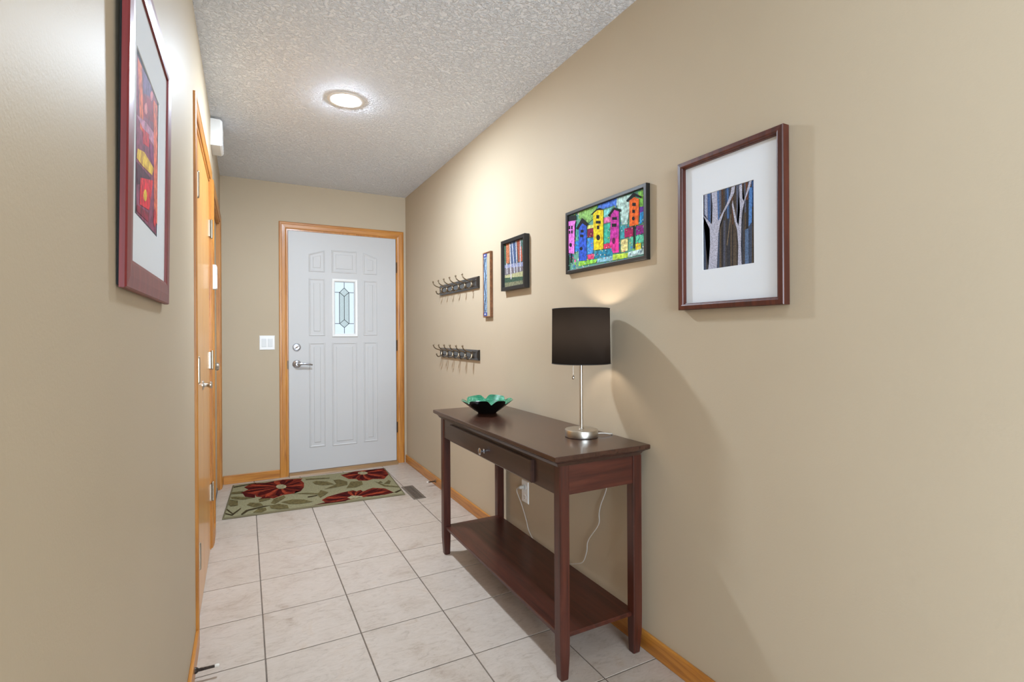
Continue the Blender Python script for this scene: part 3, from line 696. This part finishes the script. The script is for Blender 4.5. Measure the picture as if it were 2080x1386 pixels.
cord = [(lx + .060, ly - .010, TZ + .008), (lx + .085, ly - .030, TZ + .010), (lx + .110, ly - .036, TZ + .006), (lx + .128, ly - .030, TZ + .003), (cx_ - .002, ly - .016, TZ - .012),
        (cx_, ly - .006, TZ - .08), (1.312, 1.655, .600), (1.308, 1.661, .534), (1.307, 1.694, .466), (1.307, 1.707, .423), (1.307, 1.711, .376), (1.307, 1.784, .284), (1.307, 1.795, .233), (1.306, 1.821, .178),
        (1.302, 1.866, .152), (1.300, 1.95, .120), (1.299, 2.08, .098), (1.299, 2.2, .108), (1.304, 2.294, .148), (1.307, 2.33, .195), (1.306, 2.378, .264), (1.302, 2.418, .315), (1.296, 2.412, .340), (1.287, 2.375, .356)]
b = NB(); tube(b, spline(cord, 5), .0022, 6); obj('power_cord', b, 'cord', lamp, smooth=True)
b = NB(); tube(b, [(1.286, 2.378, .356), (1.290, 2.366, .360), (1.3080, 2.358, .362)], [.004, .009, .011], 10); obj('plug', b, 'cord', lamp, smooth=True)

# ---- wall outlet behind the table
def plate(t, mp, a0, a1, b0, b1, mt='white_plastic'):
    b = NB(); loft(b, rect(a0, a1, b0, b1), [(0, 0), (0, .002), (.003, .005), (.006, .0055)], mp, True, True); return obj('cover_plate', b, mt, t)
ot = thing('wall_outlet', (XR, 2.358, .280), 'white duplex wall outlet below the console table', 'outlet')
plate(ot, mpR, 2.322, 2.394, .278, .394)
for z in (.310, .362):
    b = NB(); loft(b, [(2.358 + .017 * math.cos(a * PI / 8), z + .0145 * math.sin(a * PI / 8)) for a in range(16)], [(0, .005), (0, .007)], mpR, False, True); rc = obj('receptacle', b, 'white_plastic', ot)
    if z < .34:
        b = NB()
        for dy in (-.006, .006): box(b, XR - .0074, XR - .0068, 2.358 + dy - .001, 2.358 + dy + .001, z - .002, z + .006)
        box(b, XR - .0074, XR - .0068, 2.3555, 2.3605, z - .010, z - .006); obj('slot', b, 'dark', rc)
# ---- double rocker switch by the front door
sw = thing('light_switch', (.162, D, 1.057), 'white double rocker light switch left of the front door', 'light switch')
plate(sw, mpB, .105, .219, 1.057, 1.175)
for x in (.139, .185):
    b = NB(); loft(b, rect(x - .0175, x + .0175, 1.082, 1.150), [(0, .005), (0, .007), (.003, .0078)], mpB, False, True); obj('rocker', b, plain('rocker_white', (214, 216, 216), .4), sw)
# ---- thermostat and door chime on the left wall
th = thing('thermostat', (XL, 3.395, 1.440), 'white plastic thermostat between the closet and side doors', 'thermostat')
b = NB(); loft(b, rect(3.352, 3.438, 1.444, 1.582), [(0, 0), (0, .022), (.004, .027), (.008, .028)], mpL, True, True); obj('housing', b, 'white_plastic', th)
bxo('dial', plain('dial_grey', (150, 150, 150), .4), th, XL + .0275, XL + .0295, 3.375, 3.415, 1.53, 1.56, bev=.0005)
cm = thing('door_chime', (XL, 3.44, 2.272), 'white door chime box high on the left wall near the ceiling', 'door chime')
b = NB(); loft(b, rect(3.370, 3.560, 2.272, 2.424), [(0, 0), (0, .048), (.006, .058), (.010, .060)], mpL, True, True); obj('cover', b, 'white_plastic', cm)
b = NB()
for k in range(5): box(b, XL + .0601, XL + .0612, 3.40, 3.53, 2.300 + k * .014, 2.305 + k * .014)
obj('grille', b, plain('grille_grey', (190, 190, 190), .5), cm)

# ---- door stops screwed to the baseboards
def stop(p, d, label, mt):
    d = Vector(d); p = Vector(p); n = d.normalized()
    t = thing('door_stop', p, label, 'door stop', 'spring door stops on the baseboards')
    b = NB(); tube(b, [p, p + n * .006, p + n * .010], [.011, .010, .006], 12); obj('mount', b, mt, t, smooth=True)
    b = NB(); u = n.orthogonal().normalized(); w = n.cross(u)
    tube(b, [p + n * (.008 + .052 * k / 90) + (u * math.cos(k * .9) + w * math.sin(k * .9)) * (.0052 - .0000150 * k) for k in range(91)], .0015, 5)
    tube(b, [p + n * .006, p + n * .060], [.0042, .0034], 8); obj('spring', b, mt, t, smooth=True)
    b = NB(); tube(b, [p + n * .059, p + n * .062, p + n * .070, p + n * .073], [.0045, .006, .006, .0045], 10); obj('rubber_tip', b, 'rubber', t, smooth=True)
stop((XR - .012, 3.765, .036), (-1, 0, 0), 'brown spring door stop on the baseboard near the front door', 'bronze')
stop((XL + .012, 2.035, .034), (1, -.05, 0), 'dark spring door stop on the baseboard beside the closet casing', plain('stop_dark', (58, 48, 42), .4, .5))

# ---- floor register
vt = thing('floor_vent', (1.106, 3.688, 0), 'brown metal floor vent beside the corner of the floral rug', 'floor vent')
mpF = lambda x, y, h: Vector((x, y, h))
b = NB(); loft(b, rect(1.060, 1.152, 3.520, 3.856), [(0, 0.0002), (.002, .003), (.006, .005), (.017, .005), (.019, .003), (.019, .0006)], mpF); obj('flange', b, 'vent', vt)
b = NB()
box(b, 1.079, 1.133, 3.539, 3.837, .0004, .0008); obj('duct_shadow_box', b, 'dark', vt)
for k in range(15):
    y = 3.548 + k * .0200
    bxo('louver', 'vent', vt, 1.079, 1.133, y, y + .0085, .0010, .0042)
bxo('divider', 'vent', vt, 1.104, 1.108, 3.539, 3.837, .0042, .0052)

# ---- floral entry rug
rug = thing('entry_rug', (.474, 4.088, 0), 'sage green entry rug with dark red flowers before the front door', 'rug', rot=(0, 0, math.radians(-3.2)))
RW, RD_ = .583, .395
b = NB(); loft(b, rect(-RW, RW, -RD_, RD_), [(0, .0008), (0, .006), (.004, .0095), (.010, .0100)], mpF, True, True); obj('pile', b, 'rug', rug, local=True)
b = NB(); loft(b, rect(-RW, RW, -RD_, RD_), [(-.003, .0006), (-.004, .004), (-.001, .0085), (.007, .0112), (.009, .0095)], mpF); obj('binding', b, 'rug_edge', rug, local=True)
bm = NB(); mats = []; idx = {}
petals = []
centres = [Vector(p) for p in [(sum(q[0] for q in pl) / len(pl), sum(q[1] for q in pl) / len(pl)) for c, pl in ART_RUG if c == (150, 142, 112)]]
flowers = [pl for c, pl in ART_RUG if c == (118, 44, 30)]
for ctr, pl in zip(centres, flowers):
    for q, v in enumerate(pl):
        for u in (0, .5):
            w = Vector(v).lerp(Vector(pl[(q + 1) % len(pl)]), u); d = w - ctr
            if d.length < .04: continue
            n = Vector((-d.y, d.x)).normalized() * min(.026, d.length * .16)
            col = ((70, 20, 18), (140, 58, 38), (96, 34, 24), (58, 16, 16))[(q * 2 + int(u * 2)) % 4]
            petals.append((col, [tuple(ctr), tuple(ctr + d * .45 - n * .8), tuple(ctr + d * .75 - n), tuple(ctr + d * .98), tuple(ctr + d * .75 + n * .6)]))
RUG_LAYERS = [x for x in ART_RUG if x[0] in ((118, 44, 30), (72, 22, 20))] + petals + [x for x in ART_RUG if x[0] not in ((118, 44, 30), (72, 22, 20))]
for i, (c, pl) in enumerate(RUG_LAYERS):
    if c not in idx:
        idx[c] = len(mats); mats.append(plain('rug_yarn_%d_%d_%d' % c, c, .95, spec=.05, var=.22, vscale=55, bump=.6, bscale=420, bdist=.003))
    cl = lambda x, y: (min(max(x, -RW + .008), RW - .008), min(max(y, -RD_ + .008), RD_ - .008))
    f = bm.faces.new([bm.verts.new((*cl(x, y), .0106 + i * .00001)) for x, y in pl]); f.material_index = idx[c]
bmesh.ops.triangulate(bm, faces=bm.faces[:])
for f in bm.faces:
    if f.normal.z < 0: f.normal_flip()
obj('flower_pattern', bm, mats, rug, local=True, fix=False)

# ---- fluted bowl
bx, by = 1.105, 2.375
bowl = thing('fluted_bowl', (bx, by, TZ), 'green marbled bowl with folded rim and black underside on the table', 'bowl')
b = NB(); N, Tn = 144, 14
notch = [(12, .8), (70, 1.15), (128, .8), (196, .8), (256, 1.35), (298, 1.0)]
def bowl_pt(i, t, side):
    a = 360.0 * i / N; n = 0
    for c, s in notch:
        dd = (a - c + 180) % 360 - 180; n += s * math.exp(-(dd / 7.0) ** 2)
    r = .046 + (.135 - .046) * t ** .93; z = .004 + .074 * t ** 1.12
    r *= 1 - .15 * n * t ** 2.2; z -= .018 * n * t ** 2.5
    dd = min(abs((a - c + 30 + 180) % 360 - 180) for c, s in notch)
    z -= .011 * t ** 2 * math.cos(math.radians(a + 25)) ** 2
    if side: r -= .0022; z += .0026 if t < .05 else .0018
    return Vector((bx + r * math.cos(math.radians(a)), by + r * math.sin(math.radians(a)), TZ + z - (.0038 if (t == 0 and not side) else 0)))
G2 = [[[b.verts.new(bowl_pt(i, t / Tn, s)) for i in range(N)] for t in range(Tn + 1)] for s in (0, 1)]
for s in (0, 1):
    for t in range(Tn):
        for i in range(N):
            f = b.faces.new((G2[s][t][i], G2[s][t][(i + 1) % N], G2[s][t + 1][(i + 1) % N], G2[s][t + 1][i])); f.material_index = s
    f = b.faces.new(G2[s][0]); f.material_index = s
for i in range(N):
    f = b.faces.new((G2[0][Tn][i], G2[0][Tn][(i + 1) % N], G2[1][Tn][(i + 1) % N], G2[1][Tn][i])); f.material_index = 1
obj('shell', b, ['black_glaze', 'malachite'], bowl, smooth=True, angle=60)

# ---- coat hook rails
def rail(z0, z1, label, tilt):
    t = thing('coat_rack', (XR, 3.292, z0), label, 'coat rack', 'six hook coat racks on the wall', rot=(tilt, 0, 0))
    y0, y1 = 2.936, 3.650
    b = NB(); loft(b, rect(y0, y1, z0, z1), [(0, 0), (0, .010), (.003, .013), (.010, .015), (.014, .0135)], mpR, True, True); back = obj('backboard', b, 'rail_black', t)
    ys_ = [3.596 - .1135 * k for k in range(6)]; zm = (z0 + z1) / 2
    for a0, a1 in [(ys_[p + 1] + .012, ys_[p] - .012) for p in range(5)] + [(y0 + .018, y0 + .038)]:
        b = NB(); loft(b, rect(a0, a1, z0 + .016, z1 - .016), [(0, .0132), (.002, .0150), (.004, .0155)], mpR, False, True); obj('inset_panel', b, 'rail_inset', back)
    me = None
    for y in ys_:
        if me is None:
            b = NB(); X = XR - .0150
            loft(b, [(y + .008 * math.cos(a * PI / 6), zm + .026 * math.sin(a * PI / 6)) for a in range(12)], [(0, .0135), (0, .0165), (.002, .0175)], mpR, False, True)
            path = [(.068, .058), (.062, .040), (.044, .027), (.020, .019), (.006, .010), (.004, -.004), (.010, -.020), (.024, -.030), (.038, -.026), (.044, -.012)]
            sp = spline([(X - o, y, zm + z) for o, z in path], 4)
            tube(b, sp, [.0040] * len(sp), 8); ball(b, sp[0], .0064); ball(b, sp[-1], .0056)
            h = obj('hook', b, 'hook', t, smooth=True); me = h; yb = y
        else:
            h = bpy.data.objects.new('hook', me.data); COL.objects.link(h); h.parent = t; h.location = (0, y - yb, 0)
rail(1.470, 1.545, 'black six hook coat rack with shiny panels, the upper of two', math.radians(0.35))
rail(1.009, 1.076, 'black six hook coat rack with dull panels, the lower of two', 0)

# ================================================================== pictures
def frame(t, mp, a0, a1, b0, b1, prof, mt):
    b = NB(); loft(b, rect(a0, a1, b0, b1), prof + [prof[0]], mp); return obj('frame', b, mt, t)
def matboard(t, mp, o, i, h, th=.0016):
    b = NB(); loops = []
    for r, hh in ((o, h - th), (o, h), (i, h), ((i[0] + .0012, i[1] - .0012, i[2] + .0012, i[3] - .0012), h - th)):
        loops.append([b.verts.new(mp(x, y, hh)) for x, y in rect(*r)])
    for p, q in zip(loops, loops[1:]):
        for k in range(4): b.faces.new((p[k], p[(k + 1) % 4], q[(k + 1) % 4], q[k]))
    return obj('mat_board', b, 'mat_board', t)
def backing(t, mp, a0, a1, b0, b1, h0, h1, mt='dark'):
    b = NB(); loft(b, rect(a0, a1, b0, b1), [(0, h0), (0, h1)], mp, True, True); obj('backing', b, mt, t)
rnd = random.Random(4)
# tree painting
t = thing('framed_picture', (XR, 1.060, 1.252), 'framed painting of pale bare tree trunks in a white mat', 'picture')
y0, y1, z0, z1 = .871, 1.249, 1.253, 1.744
frame(t, mpR, y0, y1, z0, z1, [(0, .002), (0, .026), (.002, .029), (.014, .030), (.018, .0285), (.020, .024), (.022, .023), (.0225, .010), (.012, .010), (.012, .002)], 'frame_brown')
backing(t, mpR, y0 + .012, y1 - .012, z0 + .012, z1 - .012, .003, .0095)
matboard(t, mpR, (y0 + .013, y1 - .013, z0 + .013, z1 - .013), (.972, 1.157, 1.378, 1.621), .0130)
A = (.970, 1.159, 1.376, 1.623); st = []
pal_lo = [(62, 56, 52), (84, 72, 60), (54, 54, 60), (76, 78, 92), (70, 66, 66), (66, 76, 96), (48, 44, 44)]
pal_hi = [(64, 92, 140), (74, 104, 150), (70, 60, 52), (88, 92, 110), (98, 62, 44), (60, 70, 90)]
x = A[0]
while x < A[1]:
    w = rnd.uniform(.003, .008); zc = rnd.uniform(1.50, 1.58); s = rnd.uniform(-.003, .003)
    st.append((rnd.choice(pal_lo), [(x, A[2]), (x + w, A[2]), (x + w + s, zc + .01), (x + s, zc + .01)]))
    st.append((rnd.choice(pal_hi), [(x + s, zc), (x + w + s, zc), (x + w, A[3]), (x, A[3])])); x += w
printed('painting', A, st + ART_TREE, lambda y, z, h: mpR(y, z, .0100 + h), t, plain('tree_ground', (58, 54, 54), .8), 'tree_paint', .2, 260, .000012)
# birdhouse painting
t = thing('framed_picture', (XR, 1.672, 1.448), 'black framed bright painting of five coloured birdhouses', 'picture')
y0, y1, z0, z1 = 1.409, 1.936, 1.448, 1.728
BLK = [(0, .001), (0, .0185), (.0015, .020), (.013, .020), (.0155, .0185), (.016, .010), (.009, .010), (.009, .001)]
frame(t, mpR, y0, y1, z0, z1, BLK, 'frame_black')
backing(t, mpR, y0 + .009, y1 - .009, z0 + .009, z1 - .009, .0015, .0095)
A = (y0 + .010, y1 - .010, z0 + .010, z1 - .010); conf = []
cp = [(70, 160, 150), (120, 180, 90), (60, 120, 190), (190, 200, 110), (150, 200, 190), (200, 90, 140), (90, 130, 200), (110, 170, 130), (230, 220, 200)]
for _ in range(230):
    cx, cy, r = rnd.uniform(A[0], A[1]), rnd.uniform(A[2], A[3]), rnd.uniform(.003, .009)
    conf.append((rnd.choice(cp), [(cx + r * rnd.uniform(.5, 1.2) * math.cos(k * PI / 3), cy + r * rnd.uniform(.5, 1.2) * math.sin(k * PI / 3)) for k in range(6)]))
dots = []
for _ in range(260):
    cx, cy, r = rnd.uniform(A[0], A[1]), rnd.uniform(A[2], A[2] + .15), rnd.uniform(.0012, .003)
    dots.append((rnd.choice([(235, 230, 220), (230, 90, 120), (120, 200, 190), (240, 210, 90), (40, 60, 120)]), [(cx + r * math.cos(k * PI / 3), cy + r * math.sin(k * PI / 3)) for k in range(6)]))
printed('painting', A, conf + ART_BIRD[:27] + dots + ART_BIRD[27:], lambda y, z, h: mpR(y, z, .0100 + h), t, plain('bird_ground', (96, 160, 140), .8), 'bird_paint', .30, 70, .000008)
# small stripe-tree painting
t = thing('framed_picture', (XR, 2.440, 1.419), 'small black framed painting of striped tree trunks beside the coat racks', 'picture')
y0, y1, z0, z1 = 2.302, 2.578, 1.419, 1.702
frame(t, mpR, y0, y1, z0, z1, [(0, .001), (0, .0285), (.0015, .030), (.018, .030), (.020, .028), (.021, .018), (.012, .018), (.012, .001)], 'frame_black')
backing(t, mpR, y0 + .012, y1 - .012, z0 + .012, z1 - .012, .0015, .0175)
printed('painting', (y0 + .013, y1 - .013, z0 + .013, z1 - .013), [(tuple(int(v * .80) for v in c), pl) for c, pl in ART_SMALL], lambda y, z, h: mpR(y, z, .0180 + h), t, plain('small_ground', (46, 58, 60), .8), 'small_paint', .25, 120, .00003)
# narrow mosaic panel
t = thing('mosaic_panel', (XR, 2.795, 1.278), 'narrow upright cream panel with wavy blue mosaic strip and wood edge', 'wall art')
y0, y1, z0, z1 = 2.745, 2.850, 1.279, 1.676
frame(t, mpR, y0, y1, z0, z1, [(0, .001), (0, .0170), (.001, .018), (.006, .018), (.007, .017), (.007, .001)], plain('mosaic_wood', (124, 80, 48), .5, var=.2, vscale=60))
backing(t, mpR, y0 + .0071, y1 - .0071, z0 + .0071, z1 - .0071, .0015, .0135, plain('mosaic_cream', (168, 156, 132), .6))
b = NB(); ya, yb = 2.800, y1 - .0075
for k in range(28):
    za, zb = z0 + .030 + k * .01207, z0 + .030 + (k + 1) * .01207 - .0008
    loft(b, rect(ya, yb, za, zb), [(0, .0130), (0, .0150), (.0008, .0156)], mpR, False, True)
ms = obj('mosaic_strip', b, plain('mosaic_glass', (120, 146, 172), .15, coat=.5, var=.25, vscale=90), t)
b = NB(); tube(b, [mpR((ya + yb) / 2 + .011 * math.sin(k * .42), z0 + .034 + k * .0083, .0158) for k in range(40)], .0026, 6); obj('wavy_line', b, plain('mosaic_wave', (38, 52, 78), .3), ms, smooth=True)
for za in (z0 + .0075, z1 - .0295):
    b = NB(); loft(b, rect(ya, yb, za, za + .022), [(0, .0130), (0, .0155), (.001, .0162)], mpR, False, True); e = obj('end_tile', b, plain('mosaic_cobalt', (40, 60, 140), .15, coat=.5), t)
    b = NB(); ball(b, mpR((ya + yb) / 2, za + .011, .0162), .0052); obj('bead', b, 'white_plastic', e, smooth=True)
# abstract collage in cherry frame on the left wall, leaning out a little at the top
t = thing('framed_picture', (XL, 1.170, 1.249), 'abstract red and orange collage in a wide cherry red frame', 'picture', rot=(0, math.radians(0.85), 0))
mpC = lambda y, z, h: Vector((h, y - 1.170, z - 1.249))
def cw(name, bm, mt): return obj(name, bm, mt, t, local=True)
y0, y1, z0, z1 = .930, 1.410, 1.249, 1.795
b = NB(); pr = [(0, .004), (0, .011), (.002, .0135), (.020, .0150), (.040, .0140), (.046, .0125), (.047, .009), (.047, .006), (.030, .004)]; loft(b, rect(y0, y1, z0, z1), pr + [pr[0]], mpC); cw('frame', b, 'frame_red')
b = NB(); loft(b, rect(y0 + .004, y1 - .004, z0 + .004, z1 - .004), [(0, .0006), (0, .0038)], mpC, True, True); cw('backing', b, 'dark')
b = NB(); o, i_, hh = rect(y0 + .040, y1 - .040, z0 + .040, z1 - .040), rect(1.018, 1.262, 1.378, 1.653), .0085
lo = [[b.verts.new(mpC(x, y, h_)) for x, y in pl] for pl, h_ in ((o, .0070), (o, hh), (i_, hh), (inset(i_, .0012), .0072))]
for p, q in zip(lo, lo[1:]):
    for k in range(4): b.faces.new((p[k], p[(k + 1) % 4], q[(k + 1) % 4], q[k]))
cw('mat_board', b, 'mat_board')
bm = NB(); mats = [plain('collage_ground', (26, 22, 28), .8)]; idx = {}
bm.faces.new([bm.verts.new(mpC(x, y, .0074)) for x, y in rect(1.016, 1.264, 1.376, 1.655)])
for i, (c, pl) in enumerate(ART_RED):
    if c not in idx: idx[c] = len(mats); mats.append(plain('collage_%d_%d_%d' % c, c, .7, spec=.2, var=.28, vscale=70))
    f = bm.faces.new([bm.verts.new(mpC(x, y, .0075 + i * .00003)) for x, y in pl]); f.material_index = idx[c]
bmesh.ops.triangulate(bm, faces=[f for f in bm.faces if len(f.verts) > 4])
obj('collage', bm, mats, t, local=True, fix=False)
